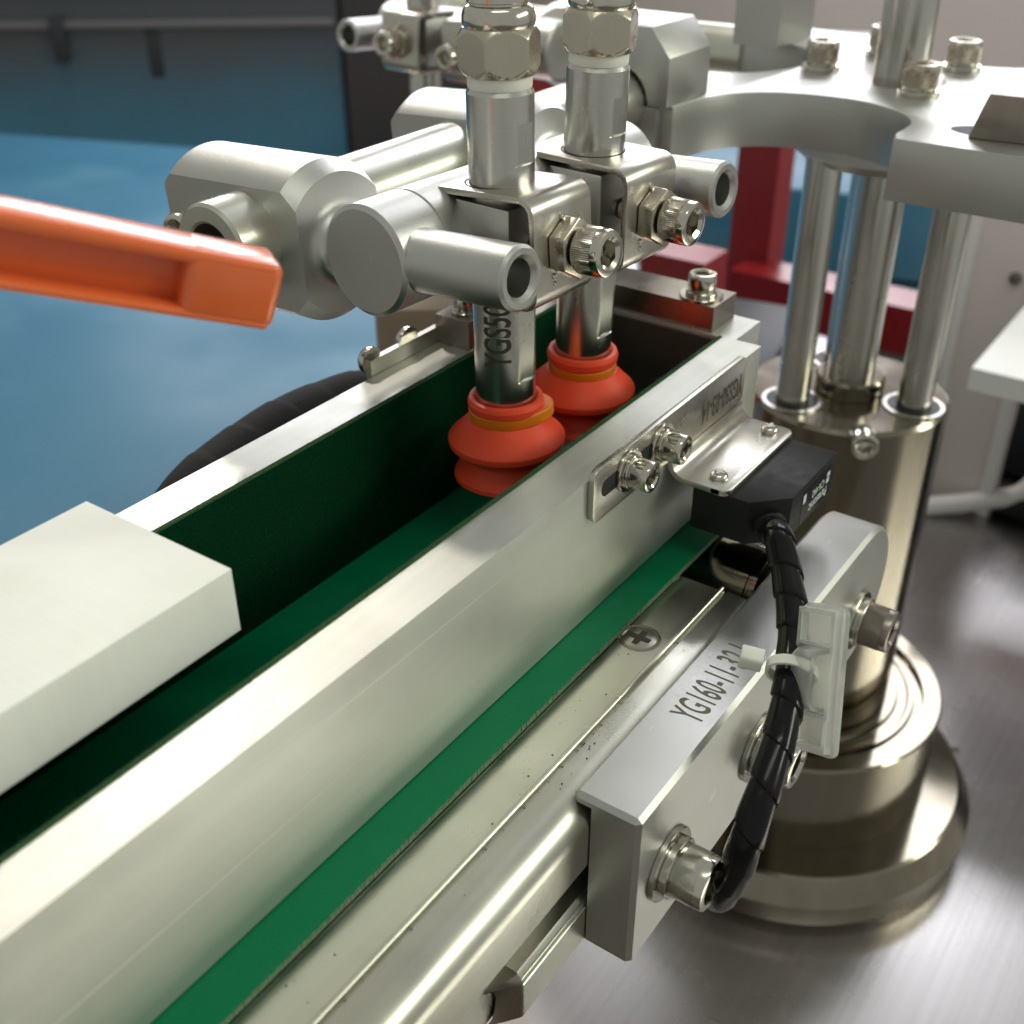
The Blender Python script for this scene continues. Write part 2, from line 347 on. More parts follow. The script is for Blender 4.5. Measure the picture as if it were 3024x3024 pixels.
T = Thing('guide_rail', 'satin aluminium guide rail nearest the camera with green felt on its inner side', 'guide rail', (-150, 6, -40), 'felt lined guide rails of the conveyor')
T.part('bar', box((XL, 0, -39.6), (0, 11.9, 0), 0.45), ANOD)
T.part('felt_lining', box((XL, 11.9, -39.4), (-0.3, 13.1, 0.15), 0.15), FELTE)
T.part('felt_fibres', fibres(XL+60, -1, 12.5, 0.1, 5200), FIB, kind='stuff')
T.part('felt_face', box((XL, 13.1, -39.2), (-0.5, 13.4, -0.3), 0), FELT)
T = Thing('guide_rail', 'aluminium guide rail behind the suction cups with dark green felt facing the camera', 'guide rail', (-150, 72, -40), 'felt lined guide rails of the conveyor')
T.part('bar', box((XL, 65.4, -39.6), (0, 77.4, 0), 0.45), ANOD)
T.part('felt_lining', box((XL, 64.4, -39.4), (-0.5, 65.4, 0.15), 0.15), FELTE)
T.part('felt_face', box((XL, 64.1, -39.2), (-0.7, 64.4, -0.35), 0), FELT)
T.part('felt_fibres', fibres(XL+60, -1, 64.9, 0.1, 3200, 1.0), FIB, kind='stuff')
bm = bmesh.new()                                                        # lint clinging to the felt face
for i in range(26):
    p = V((random.uniform(-230, -20), 64.0, random.uniform(-36, -1))); pts = [p]
    for k in range(4): pts.append(pts[-1]+V((random.gauss(0, 0.8), random.uniform(-0.12, 0.05), random.gauss(0, 0.8))))
    add_sweep(bm, pts, 0.025, 4)
T.part('lint', bm, FIB, kind='stuff')
T.part('side_strip', box((-79, 77.6, -14), (-12, 79.4, 4.6), 0.3), FRM)
for xx, zz in ((-76.5, 3.4), (-60.5, 3.8)):
    T.part('round_screw', pan_head((xx, 79.4, zz), (0, 1, 0), 3.8, hh=3.6), CHR)
b = T.part('stop_block', box((-50.5, 66, 0.05), (-38, 78, 8.6), 0.35), DRK)
cap_screw(T, (-44, 72, 8.6), (0, 0, 1), 3.4, 4, ((0.8, 1.3),), parent=b)

# ------------------------------------------------------------------ end stop between the rails
T = Thing('end_stop', 'dark steel crossbar and plate with one socket screw closing the far end of the channel', 'end stop', (9, 40, -40))
T.part('end_plate', box((0.8, 8.6, -40), (18.5, 78, -0.8), 0.4), ANOD)
T.part('inner_cover', box((-0.35, 13.8, -39.5), (0.75, 64, -1.6), 0.1), DKG)
T.part('crossbar', box((2.2, 16.6, -0.75), (17.0, 74, 7.0), 0.35), DRK)
cap_screw(T, (8.5, 24, 7.0), (0, 0, 1), 4.2, 5.2, ((0.8, 1.55), (1.3, 1.12)))

# ------------------------------------------------------------------ white nylon block
bm = box((XL, 24.5, 0), (-177.6, 66, 14), 0.5, seg=2)
o = link('nylon_block', bm, NYL, (-260, 45, 0)); o.location = V((-260, 45, 0))*S
o['label'] = 'thick white nylon block lying across the felt channel'; o['category'] = 'block'

# ------------------------------------------------------------------ mounting block with laser-marked number
T = Thing('mounting_block', 'grey aluminium mounting block marked YG160-11-32 L clamped to the conveyor frame', 'bracket', (-70, -39, -86))
out = [(-142, -41), (-13, -41)]+[(-13+22.3*sin(t), -63.3+22.3*cos(t)) for t in [i*pi/20 for i in range(1, 20)]]+[(-13, -85.6), (-142, -85.6)]
fy = M(((1, 0, 0, 0), (0, 0, -1, 0), (0, 1, 0, 0), (0, 0, 0, 1)))          # local (x,y,z) -> world (X,Z,-Y)
cut = bmesh.new(); add_box(cut, (-150, -33.05, -83.9), (-57, -20, -43.4))
body = T.part('body', boolean_cut(prism(out, fy, 28.4, 44.4, 1.1, 1, 50), cut), ANO)
for xx, zz, knl, mm in ((-127.5, -65.5, False, CHR), (-82, -66.5, False, CHR), (-14.5, -69, True, DRK)):
    cap_screw(T, (xx, -44.4, zz), (0, -1, 0), 6.3, 8.0, ((1.4, 1.42), (2.0, 1.14)), knl, mm)
T.part('marking', text_plane('YG160-11-32 L', 10.6, (-109.2, -40.5, -40.985), (1, 0, 0), (0, 1, 0), 0.46, 1.04), ENG2)

# ------------------------------------------------------------------ sensor bracket
T = Thing('sensor_bracket', 'bent stainless sensor bracket screwed to the near guide rail through its slot', 'bracket', (-50, -3, -14))
def rrect(x0, y0, x1, y1, r, k=5):
    o = []
    for cx, cy, a0 in ((x1-r, y1-r, 0), (x0+r, y1-r, 90), (x0+r, y0+r, 180), (x1-r, y0+r, 270)):
        for i in range(k+1): t = radians(a0+90*i/k); o.append((cx+r*cos(t), cy+r*sin(t)))
    return o
pl = T.part('upright', prism(rrect(-93, -11.6, -13, 2.6, 2.6), fy, 0.05, 1.65, 0.18), SHT)
# slot: flat dark sheet on the upright, standing for the shaded opening
T.part('slot', prism(rrect(-89.5, -6.0, -54, -1.4, 2.25, 8), fy, 1.66, 1.70, 0), BLKH)
sec = [(-0.05, -8)]+[(-1.65, -8)]
bend = [(-1.65, -11)]+[(-1.65-4.0*(1-cos(t)), -12.2-4.0*sin(t)) for t in [i*pi/2/6 for i in range(7)]]+[(-15.6, -16.2), (-15.6, -17.8)]
bend += [(-0.05-5.6+5.6*cos(t), -12.2-5.6*sin(t)) for t in [pi/2-i*pi/2/6 for i in range(7)]]+[(-0.05, -11)]
T.part('bend', prism(bend, fx, -54, -12.6, 0.12), SHT, ang=25)
fl = [(-54, -13), (-54, -15.4)]+[(-54+2.6*(1-cos(t)), -15.4-2.6*sin(t)) for t in [i*pi/2/5 for i in range(1, 6)]]
fl += [(-15.2, -18)]+[(-15.2+2.6*sin(t), -18+2.6*(1-cos(t))) for t in [i*pi/2/5 for i in range(1, 6)]]+[(-12.6, -13)]
T.part('flange', prism(fl, M.Identity(4), -17.79, -16.21, 0.12), SHT)
for xx in (-77.5, -61.2):
    cap_screw(T, (xx, -1.7, -3.6), (0, -1, 0), 3.9, 5.0, ((0.9, 1.42), (1.1, 1.12)))
for xx in (-48.2, -17.0):
    h = T.part('pan_screw', pan_head((xx, -12.4, -16.2), (0, 0, 1), 2.5, hh=1.9), CHR)
    T.part('cross_recess', cross_recess((xx, -12.4, -14.36), (0, 0, 1), 2.3, 0.08), DRK, h)
T.part('marking', text_plane('YGS50-03-14', 8.6, (-14.2, -1.70, -2.6), (-1, 0, 0), (0, 0, -1), 0.52, 1.0), ENG)

# ------------------------------------------------------------------ photoelectric sensor
T = Thing('photo_sensor', 'black photoelectric sensor hanging under the bent bracket', 'sensor', (-33, -20, -30))
op = [(-52.6, -7.5), (-52.6, -23.2), (-44.2, -31.5), (-14.5, -31.5), (-14.5, -7.5)]
T.part('housing', prism(op, M.Identity(4), -30.6, -17.85, 0.35), BLK)
lb = T.part('label_plate', prism(rrect(-37.2, -29.4, -17.6, -20.0, 0.4, 2), fy, 31.5, 31.58, 0), LBL)
T.part('print', text_plane('Panasonic', 4.0, (-19.6, -31.62, -25.9), (-1, 0, 0), (0, 0, -1), 0.78), WHT, lb)
T.part('print', text_plane('CX-442', 3.2, (-22.2, -31.62, -22.6), (-1, 0, 0), (0, 0, -1), 0.8), WHT, lb)
bm = bmesh.new()
for x0, x1, z0, z1 in ((-20.6, -18.6, -23.0, -21.6), (-20.8, -18.8, -24.9, -23.4), (-36.6, -34.8, -23.6, -21.0)): add_box(bm, (x0, -31.62, z0), (x1, -31.56, z1))
T.part('print_blocks', bm, WHT, lb)
ca = V((-1, -1, 0)).normalized()
T.part('cable_gland', lathe([(0, 0), (4.3, 0), (4.3, 2.4), (3.4, 3.0), (3.4, 5.0), (0, 5)], frame((-48.4, -27.35, -24.2), (-0.6, -0.6, -0.42)), 32), BLK)

# ------------------------------------------------------------------ sensor cable in spiral wrap
def P(px, py, d): return CP+(RT*((px-1512)/3417)+DN*((py-1512)/3417)+FW)*d
T = Thing('sensor_cable', 'black sensor cable in glossy spiral wrap running down past the mounting block', 'cable', P(2330, 2000, 256))
cpts = [V((-50, -29, -25.2)), P(2297, 1585, 281), P(2322, 1690, 274), P(2343, 1850, 263), P(2334, 2010, 253), P(2296, 2200, 244.5), P(2218, 2440, 240), P(2180, 2550, 246), P(2140, 2625, 256), P(2122, 2645, 268), P(2118, 2640, 288)]
path = smooth_path(cpts, 60)
pitch = 9.5
T.part('wrap', sweep(path, lambda s, th: 3.35+0.5*min(1.0, 1.15*((s/pitch+th/(2*pi)) % 1.0)), 48), WRAP, ang=40)
# ------------------------------------------------------------------ cable tie and its adhesive mount
UPI = (-DN*cos(radians(5))+RT*sin(radians(5))).normalized()                 # long side of the loose mount
RTI = (RT*cos(radians(5))+DN*sin(radians(5))).normalized(); OUT = -FW
OUT2 = (OUT*0.88+RTI*0.47).normalized(); NB = UPI.cross(OUT2).normalized()
if NB.dot(RTI) < 0: NB = -NB
mo = P(2408, 2005, 250.5)
def lm(o, x, y, z): return M(((x.x, y.x, z.x, o.x), (x.y, y.y, z.y, o.y), (x.z, y.z, z.z, o.z), (0, 0, 0, 1)))
mm = lm(mo, OUT2, UPI, NB)
T = Thing('tie_mount', 'milky nylon cable tie mount hanging on the black spiral-wrapped cable', 'cable mount', mo)
T.part('base', prism(rrect(-6.5, -16.2, 6.5, 16.2, 1.8), mm, 0.9, 2.3, 0.2), CLR)
bm = bmesh.new()
for y0, y1 in ((-15.2, -14.2), (14.2, 15.2), (-8, -7.2), (7.2, 8)): add_box(bm, (-5.6, y0, -1.2), (5.6, y1, 0.92), mm)
for x0, x1 in ((-5.6, -4.6), (4.6, 5.6)): add_box(bm, (x0, -15.2, -1.2), (x1, 15.2, 0.92), mm)
T.part('rib_frame', bm, CLR)
br = [(7, 0.5), (6.4, -3.2), (5, -4.6), (-5, -4.6), (-6.4, -3.2), (-7, 0.5), (-6, 0.5), (-5.4, -2.6), (-4.6, -3.4), (4.6, -3.4), (5.4, -2.6), (6, 0.5)]
T.part('bridge', prism(br, lm(mo, UPI, NB, OUT2), -3.0, 3.0, 0.15), CLR)
T = Thing('cable_tie', 'white nylon cable tie strapped round the black wrapped cable', 'cable tie', P(2330, 1975, 247))
c0 = P(2325, 1980, 253.6)
ax = (path[276]-path[250]).normalized(); e1 = (RT-ax*RT.dot(ax)).normalized(); e2 = ax.cross(e1)
if e2.dot(FW) > 0: e2 = -e2
bm = bmesh.new(); ring = []
for i in range(41):
    t = 2*pi*i/40; rx = 5.4 if cos(t) > 0 else 4.6
    ring.append((c0+e1*(rx*cos(t)+0.6)+e2*4.3*sin(t), e1*cos(t)+e2*sin(t)))
vs = []
for p, nrm in ring: vs.append([bm.verts.new(p+ax*k*1.15+nrm*q) for k, q in ((-1, 0), (1, 0), (1, 0.75), (-1, 0.75))])
for a, b in zip(vs, vs[1:]):
    for k in range(4): bm.faces.new((a[k], a[(k+1) % 4], b[(k+1) % 4], b[k]))
bmesh.ops.recalc_face_normals(bm, faces=bm.faces)
T.part('strap', bm, TIE)
hd = c0-e1*6.2+e2*1.2
T.part('head', prism(rrect(-2.3, -1.9, 2.3, 1.9, 0.5, 2), lm(hd, e2, ax, -e1), -0.6, 4.4, 0.3), TIE)

# ================================================================== PICKER ARM (rod, clamps, head)
N1 = V((-71.5, 39.0, 0)); A0 = radians(-3.86)
U = V((cos(A0), sin(A0), 0)); W = V((-sin(A0), cos(A0), 0)); Z = V((0, 0, 1))
BV, BZ, BR = 14.0, 44.0, 13.0
def LP(u, v, z): return N1+U*u+W*v+Z*z
def rolled(deg):
    """frame at the bar axis turned about the bar by deg: (axis point matrix)"""
    r = radians(deg); w_ = W*cos(r)-Z*sin(r); z_ = Z*cos(r)+W*sin(r)
    return w_, z_
arm = Thing('picker_arm', 'satin aluminium picker arm holding two suction nozzles over the conveyor channel', 'picker arm', LP(18, 50, 30), 'picker arms of the rotary head')
T = arm
T.part('long_rod', lathe([(0, 14), (6.6, 14), (6.6, 0.4), (7.2, 0), (10.6, 0), (11.3, 0.8), (11.3, 204), (10.4, 205), (0, 205)], frame((-117.4, 90, 43.5), (1, 0, 0)), 72), FRM)
T.part('rod_bore', lathe([(0, 0), (6.55, 0)], frame((-106, 90, 43.5), (1, 0, 0)), 32), BLKH)
# bar: turned ends carrying the clamps and tubes
bf = frame(LP(0, BV, BZ), U)
def cylprof(a, b, grooves=()):
    p = [(0, a), (BR-1.1, a), (BR, a+0.9)]
    for g in grooves: p += [(BR, g-0.45), (BR-0.5, g-0.2), (BR-0.5, g+0.2), (BR, g+0.45)]
    return p+[(BR, b-0.9), (BR-1.1, b), (0, b)]
bar = T.part('bar', lathe(cylprof(-32.6, 69.5, (-17.5, 52)), bf, 80), ANO)
for uu in (0, 36.0):
    T.part('holder_block', prism([(-9.6, -9.6), (9.6, -9.6), (9.6, 22), (-9.6, 22)], lm(N1+U*uu, U, W, Z), 33.6, 54.6, 0.5), ANO)
# side tubes
for uu, roll in ((-25, 4.4), (59.5, 3.6)):
    w_, z_ = rolled(roll); f = frame(LP(uu, BV, BZ), -w_)
    T.part('side_tube', lathe([(0, 0), (7.2, 0), (7.2, 39.2), (6.5, 40), (5.2, 40), (4.2, 38.9), (4.2, 26), (0, 26)], f, 64), ANO)
# clamps on the rod
for uu in (-24.0, 57.5):
    w_, z_ = rolled(4.0); o = LP(uu, BV, BZ); f = frame(o, w_)
    pr = [(0, 8), (7.6, 8), (7.6, 13.0)]+[(11.2-3.6*cos(t), 13.0+3.0*sin(t)) for t in [i*pi/2/6 for i in range(1, 7)]]
    pr += [(16.6, 16.0), (19.4, 20.4), (19.4, 62), (17.5, 65), (0, 65)]
    bm = lathe(pr, f, 96)
    for sgn in (-1, 1):
        res = bmesh.ops.bisect_plane(bm, geom=bm.verts[:]+bm.edges[:]+bm.faces[:], plane_co=o+U*(13.0*sgn), plane_no=U*sgn, clear_outer=True)
        ce = [e for e in res['geom_cut'] if isinstance(e, bmesh.types.BMEdge)]
        bmesh.ops.edgeloop_fill(bm, edges=ce)
    bmesh.ops.recalc_face_normals(bm, faces=bm.faces)
    c = T.part('rod_clamp', bm, ANO, ang=18)
    T.part('clamp_screw', socket_head(o+w_*55-U*13.0+Z*2, (-1, 0, 0), 5.0, 6.5, True), CHR, c)
# nozzle holders: bent sheet, nut, screw
def holder(u0, roll, k):
    r = radians(roll); w_ = W*cos(r)-Z*sin(r); z_ = Z*cos(r)+W*sin(r)
    o = N1+U*u0+Z*44.4
    f = lm(o, w_, z_, U)                                                 # local x = w, y = z, z = u
    R0, R1 = 4.2, 2.6
    def arc(cx, cy, R, a0, a1): return [(cx+R*cos(radians(a0+(a1-a0)*i/6)), cy+R*sin(radians(a0+(a1-a0)*i/6))) for i in range(7)]
    po = [(10, 13.2)]+arc(-18+R0, 13.2-R0, R0, 90, 180)+arc(-18+R0, -13.2+R0, R0, 180, 270)+[(10, -13.2), (10, -11.6)]
    po += arc(-18+R0, -13.2+R0, R1, 270, 180)+arc(-18+R0, 13.2-R0, R1, 180, 90)+[(10, 11.6)]
    h = T.part('nozzle_holder', prism(po, f, -10.5, 11.3, 0.28, 2, 60), SHT, ang=25)
    T.part('dark_gap_ring', lathe([(7.7, 0), (8.25, 0.03), (8.3, -0.3)], frame(N1+U*u0+Z*0+(o-N1-U*u0)+z_*13.24, z_), 56), BLKH, h)  # dark ring standing for the shaded gap round the nozzle; no hole is cut
    s = o-w_*18.0+U*0.6
    nut = T.part('weld_nut', prism(hexpoly(12.6, pi/6), frame(s, -w_), 0.2, 4.6, 0.5), NIC, h)
    T.part('socket_screw', socket_head(s-w_*5.4, -w_, 5.5, 7.4, True), CHR, h)
    T.part('screw_shank', lathe([(0, -8), (3, -8), (3, 5.4), (0, 5.4)], frame(s, -w_), 24), CHR, h)
    for du, dz, rr in ((-0.8, 7.2, 1.0), (-4.4, -6.0, 0.9), (-4.2, -7.8, 0.7)):
        f2 = frame(s+U*du+z_*dz, -w_)
        T.part('weld_bead', lathe([(rr, -0.2), (rr*0.92, rr*0.25), (rr*0.6, rr*0.6), (0, rr*0.75)], f2, 20), CHR, h)
holder(0, 4.0, 0); holder(36.0, -0.5, 1)

# ------------------------------------------------------------------ suction nozzles
def nozzle(u0, roll, label, mark, ring_off, rk=1.0, hk=1.0, name='suction_nozzle'):
    r = radians(roll); z_ = Z*cos(r)+W*sin(r); base = N1+U*u0
    o = base+Z*45-z_*45
    T = Thing(name, label, 'suction nozzle', o-z_*24, 'suction nozzles of the picker arms')
    f = lm(o, U, z_.cross(U).normalized(), z_)
    RR = 7.75
    def flat(rr, h, t):
        if rr < RR-0.05: return rr
        y = rr*sin(t)
        if (62.5 < h < 71.5 or 9.0 < h < 27.5) and y < -7.05: return 7.05/abs(sin(t))
        return rr
    tp = [(0, -1), (RR-0.5, -1), (RR-0.05, -0.6), (RR, 8.9), (RR, 9.01), (RR, 27.49), (RR, 27.6), (RR, 62.4), (RR, 62.51), (RR, 71.49), (RR, 71.6), (RR, 77.6), (RR-0.7, 78.6), (0, 78.6)]
    def hexfn(rr, h, t):
        k = (t+radians(8)+pi/6) % (pi/3)-pi/6; d = min(h-81.4, 91.2-h)
        return min(8.2/cos(k), 8.05+d*0.75)
    tube = T.part('tube', lathe(tp, f, 96, flat), STL, ang=20)
    T.part('white_ring', lathe([(0, 78.6), (7.2, 78.6), (7.35, 79.0), (7.35, 81.2), (0, 81.6)], f, 64), PTFE)
    hx = T.part('hex_nut', lathe([(0, 81.4)]+[(9.5, 81.4+q) for q in (0, .35, .7, 1.05, 1.4, 1.8, 2.2, 7.6, 8.0, 8.35, 8.7, 9.05, 9.4, 9.8)]+[(0, 91.2)], f, 144, hexfn), NIC, ang=24)
    T.part('dome_nut', lathe([(0, 90.5), (7.7, 91.0), (8.0, 91.7), (8.15, 92.6), (8.1, 93.6), (7.75, 94.7), (7.1, 95.5), (6.5, 95.8), (6.5, 96.2), (6.9, 96.4), (6.9, 98.6), (6.6, 98.8), (0, 98.8)], f, 72), CHR)
    T.part('air_hose', sweep(smooth_path([o+z_*98.5, o+z_*106+U*0.3, o+z_*120+U*1.6+W*1, o+z_*150+U*6+W*4], 8), 6.4, 28), HOSE)
    cup = [(7.8, 2.3), (8.5, 2.9), (9.5, 2.7), (9.95, 1.6), (9.8, 0), (9.3, -0.8), (8.9, -1.0), (8.9, -2.9), (9.8, -3.1), (11.5, -4.8), (13.2, -6.5), (15.0, -8.2), (15.35, -8.7), (15.4, -9.4), (15.2, -10.4), (14.7, -10.9), (12.4, -12.3), (11.4, -13.2), (11.1, -14.2), (11.4, -15.0), (12.7, -16.8), (14.0, -18.7), (14.2, -19.8), (13.8, -20.0), (12.6, -18.6), (8, -15), (0, -14.5)]
    c = T.part('suction_cup', lathe(cup, f, 96), RED, ang=22)
    rg = lm(o-z_*3.0, U, (z_-ring_off*0.03).normalized().cross(U), (z_-ring_off*0.03).normalized())
    ta = math.atan2(ring_off.y, ring_off.x)-A0
    rfn = (lambda rr, h, t: rr*(1+0.30*max(0, cos(t-ta))**3) if rr > 8 else rr) if ring_off.length > 0.1 else None
    T.part('amber_ring', lathe([(7.6, -0.2), (9.5*rk, -0.3), (9.8*rk, 0.2), (9.8*rk, 2.1*hk), (9.5*rk, 2.4*hk), (7.6, 2.3*hk), (7.6, -0.2)], rg, 96, rfn), YEL, c)
    if mark:
        bm = text_bm(mark, 9.8, 0.60, 1.0)
        for k in range(-4, 22):
            bmesh.ops.bisect_plane(bm, geom=bm.verts[:]+bm.edges[:]+bm.faces[:], plane_co=(0, k*0.5, 0), plane_no=(0, 1, 0))
        th0 = math.atan2(-cos(radians(-10)), 0) - radians(22)              # side of the tube turned to the camera
        for v in bm.verts:
            t = radians(215.0)-radians(15) - (v.co.y-3.5)/RR
            h = 13.5+v.co.x
            q = V(((RR+0.03)*cos(t-A0), (RR+0.03)*sin(t-A0), h)); v.co = f @ q
        T.part('marking', bm, ENG, tube)
    return T
nz1 = nozzle(0, 0.9, 'steel suction nozzle marked YGS5 with red cup and protruding amber ring', 'YGS50', V((0.72, -0.69, 0))*2.5, 0.985, 1.2)
nz2 = nozzle(36.0, -1.5, 'steel suction nozzle with red cup nearest the end of the channel', None, V((0, 0, 0)), 0.975)

# ================================================================== ROTARY HEAD
SX, SY = 156.4, 22.4
T = Thing('lifting_column', 'bronzed steel lifting column with three guide rods on a stepped round base', 'column', (SX, SY, -345))
f = frame((SX, SY, 0), (0, 0, 1))
T.part('post', lathe([(0, -238), (41.5, -238), (41.5, -83.2), (40, -81.6), (0, -81.6)], f, 128), POST, ang=25)
T.part('shaft', lathe([(0, -85), (9.6, -85), (9.6, 150), (0, 150)], f, 72), STL)
T.part('shaft_collar', lathe([(9.7, -81.4), (14.5, -81.4), (14.5, -75), (13.6, -74), (9.7, -74)], f, 72), POST)
for k in range(3):
    a = radians(148.5+120*k); p = (SX+28.5*cos(a), SY+28.5*sin(a), 0)
    g = frame(p, (0, 0, 1))
    rd = T.part('guide_rod', lathe([(0, -84), (6.9, -84), (6.9, 30), (0, 30)], g, 56), STL)
    T.part('rod_seal', lathe([(6.95, -81.5), (10.6, -81.5), (10.6, -81.1), (8.6, -80.9), (6.95, -81.1)], g, 56), BLK, rd)
    T.part('bushing', lathe([(10.7, -81.5), (12.4, -81.5), (12.4, -80.9), (10.7, -80.9)], g, 56), STL, rd)
px = P(2551, 1372, 452)
d = V((px.x-SX, px.y-SY, 0)).normalized(); ps = V((SX, SY, 0))+d*40.5; ps.z = px.z+6
T.part('set_screw', socket_head(ps, d, 5.4, 9.5, False), CHR)
T.part('base_ring', lathe([(41.6, -239), (46, -239), (47, -241), (51, -241), (52, -240), (54, -240), (55, -242), (58.5, -242), (59, -239), (66.5, -239), (67.5, -240), (67.5, -290), (0, -290)], f, 128), POST, ang=25)
T.part('base_flange', lathe([(67.6, -289), (84, -289), (85.5, -290), (92, -301.5), (92, -302.5), (90.5, -314), (86, -318), (0, -318)], f, 144), POST, ang=20)
T.part('grease_nipple', lathe([(0, 0), (2, 0), (2, 2), (1.2, 3), (2, 5), (0, 6)], frame((SX+91*cos(radians(-47)), SY+91*sin(radians(-47)), -302), (cos(radians(-47)), sin(radians(-47)), 0)), 20), POST)
T = Thing('spider_plate', 'scalloped silver aluminium plate on top of the guide rods with socket screws', 'plate', (SX, SY, 25))
side = [(-84, -79), (-84, -32), (-82.2, -28.2), (-78, -26.4), (-70, -26.4), (-61, -25.4), (-52, -20), (-45, -11), (-40.5, 0), (-40.5, 12), (-43, 24), (-48, 33.5), (-56, 41), (-66, 45.5), (-78, 47.4), (-85, 48.5), (-86, 50)]
poly = []
for k in range(4):
    a = -k*pi/2
    for x, y in side: poly.append((SX+x*cos(a)-y*sin(a), SY+x*sin(a)+y*cos(a)))
def dense(poly, n=3):
    o = []
    P_ = [V((x, y, 0)) for x, y in poly]; m_ = len(P_)
    for i in range(m_):
        a, b, c, d = P_[i-1], P_[i], P_[(i+1) % m_], P_[(i+2) % m_]
        if (c-b).length > 30: o.append((b.x, b.y)); continue
        for j in range(n):
            t = j/n; q = 0.5*((2*b)+(c-a)*t+(2*a-5*b+4*c-d)*t*t+(3*b-a-3*c+d)*t**3); o.append((q.x, q.y))
    return o
T.part('plate', prism(dense(poly[::-1], 3), M.Identity(4), 25.0, 44.0, 0.7, 2, 50), ANO)
T.part('hub', lathe([(0, 24.9), (36, 24.9), (36, 20), (32, 16.5), (0, 16.5)], f, 96), ANO)
T.part('shaft_hole', lathe([(0, 44.06), (16.6, 44.06)], f, 64), DRK)
for k in range(4):
    a = radians(75.5+90*k); p = V((SX+31*cos(a)*1.0, SY+31*sin(a), 44.0))
    if k == 1: a = radians(214); p = V((SX-21, SY-14, 44))
    if k == 2: p = V((SX+31, SY-13, 44))
    if k == 0: p = V((SX+1, SY+31, 44))
    if k == 3: p = V((SX+44, SY+22, 44))
    cap_screw(T, p, (0, 0, 1), 6.1, 7.6, ((1.8, 1.18), (1.3, 0.95)), True, NIC)
# rod clamp on the left corner
q = [(70.5, 44.05), (70.5, 60), (78, 69), (101, 69), (108, 62), (108, 44.05), (102, 44.05), (101.2, 47)]
q += [(90+11.6*cos(t), 44.6+11.6*sin(t)) for t in [i*pi/10 for i in range(1, 10)]]+[(78.8, 47), (78, 44.05)]
clampb = T.part('rod_clamp_block', prism(q, fx, 67, 97, 0.5), ANO)
T.part('rod_saddle', box((66.5, 74, 27), (97, 108, 43.9), 0.5), ANO)
# dark key bar in an oval slot, near corner
kf = lm(V((SX-60, SY-52, 44)), V((cos(radians(-84)), sin(radians(-84)), 0)), V((-sin(radians(-84)), cos(radians(-84)), 0)), Z)
T.part('oval_slot', prism([(16*cos(t)+2, 7.5*sin(t)) for t in [i*2*pi/40 for i in range(40)]], kf, 0.05, 0.12, 0), BLKH)
T.part('key_block', prism([(-5, 0.1), (-1, 13.5), (34, 13.5), (34, 0.1)], lm(V((SX-60, SY-50, 44)), V((cos(radians(-84)), sin(radians(-84)), 0)), Z, -V((-sin(radians(-84)), cos(radians(-84)), 0))), -11, 11, 0.4), DRK)
T.part('rod_clamp_block', box((SX+30, SY+62, 44.05), (SX+66, SY+82, 74), 0.6), ANO)

# second picker arm a quarter turn further round, with its nozzles
pv = V((SX, SY, 0))*S
def turned(src, deg, dz, label):
    c = copy_tree(src); rz = M.Rotation(radians(deg), 4, 'Z')
    c.location = pv+rz.to_3x3() @ (src.location-pv)+V((0, 0, dz*S)); c.rotation_euler = (0, 0, radians(deg)); c['label'] = label; return c
turned(arm.e, -87, -9, 'blurred picker arm behind the nozzles at the top of the picture')
turned(nz1.e, -87, -9, 'blurred suction nozzle of the far picker arm, nearer its free end')
turned(nz2.e, -87, -9, 'blurred suction nozzle of the far picker arm, nearer the column')

# ================================================================== ORANGE LEVER (toggle clamp handle)
a0 = P(-420, 655, 168); a1 = P(800, 866, 196)
lx = (a1-a0).normalized(); ly = (V((0, 0, 1))-lx*lx.z).normalized(); lz = lx.cross(ly)       # lz towards the camera
if lz.dot(FW) > 0: lz = -lz
ln = (a1-a0).length
T = Thing('clamp_lever', 'orange toggle clamp lever reaching in from the left edge', 'lever', a0)
fl_ = lm(a0, lx, ly, lz)
def taper(bm, h0, h1):
    for v in bm.verts:
        q = fl_.inverted() @ v.co; k = q.x/ln; q.y *= h0+(h1-h0)*k; v.co = fl_ @ q
bm = bmesh.new()
tipx = ln-15.5
add_box(bm, (0, -4.9, -5.0), (ln-0.8, 5.0, 0.6), fl_)                                # web
top = bmesh.new(); 
bmx = bevel_sharp(bm, 1.2, 3)
taper(bmx, 1.05, 0.96); T.part('web', bmx, ORG)
for nm, y0, y1 in (('rib', 4.2, 6.65), ('rib', -5.05, -3.4)):
    b = box((0, y0, -5.2), (ln-0.6, y1, 5.6), 1.0, fl_, 3); taper(b, 1.05, 0.96); T.part(nm, b, ORG)
b = box((tipx, -5.12, -5.3), (ln+0.2, 6.72, 5.68), 2.0, fl_, 5); taper(b, 1.05, 0.96); T.part('tip', b, ORG)

# ================================================================== THINGS BEHIND THE MACHINE
T = Thing('black_hose', 'black hose in ragged wrap arching behind the far guide rail', 'hose', (-110, 108, -60))
hp = smooth_path([(-200, 92, -82), (-158, 98, -52), (-125, 106, -32), (-98, 109, -27), (-70, 110, -27), (-40, 108, -33), (0, 112, -64)], 24)
T.part('wrap', sweep(hp, lambda s, th: 11.0+0.4*((s/15.0+th/(2*pi)*0.15) % 1.0), 28), RAG, ang=45)

def placed_box(name, label, cat, a, b, m, rot=0, bev=2.0, group=None):
    c = (V(a)+V(b))*0.5; c.z = min(a[2], b[2])
    o = link(name, box(a, b, bev, M.Translation(c) @ M.Rotation(radians(rot), 4, 'Z') @ M.Translation(-c)), m, c); o.location = c*S
    o['label'] = label; o['category'] = cat
    if group: o['group'] = group
    return o
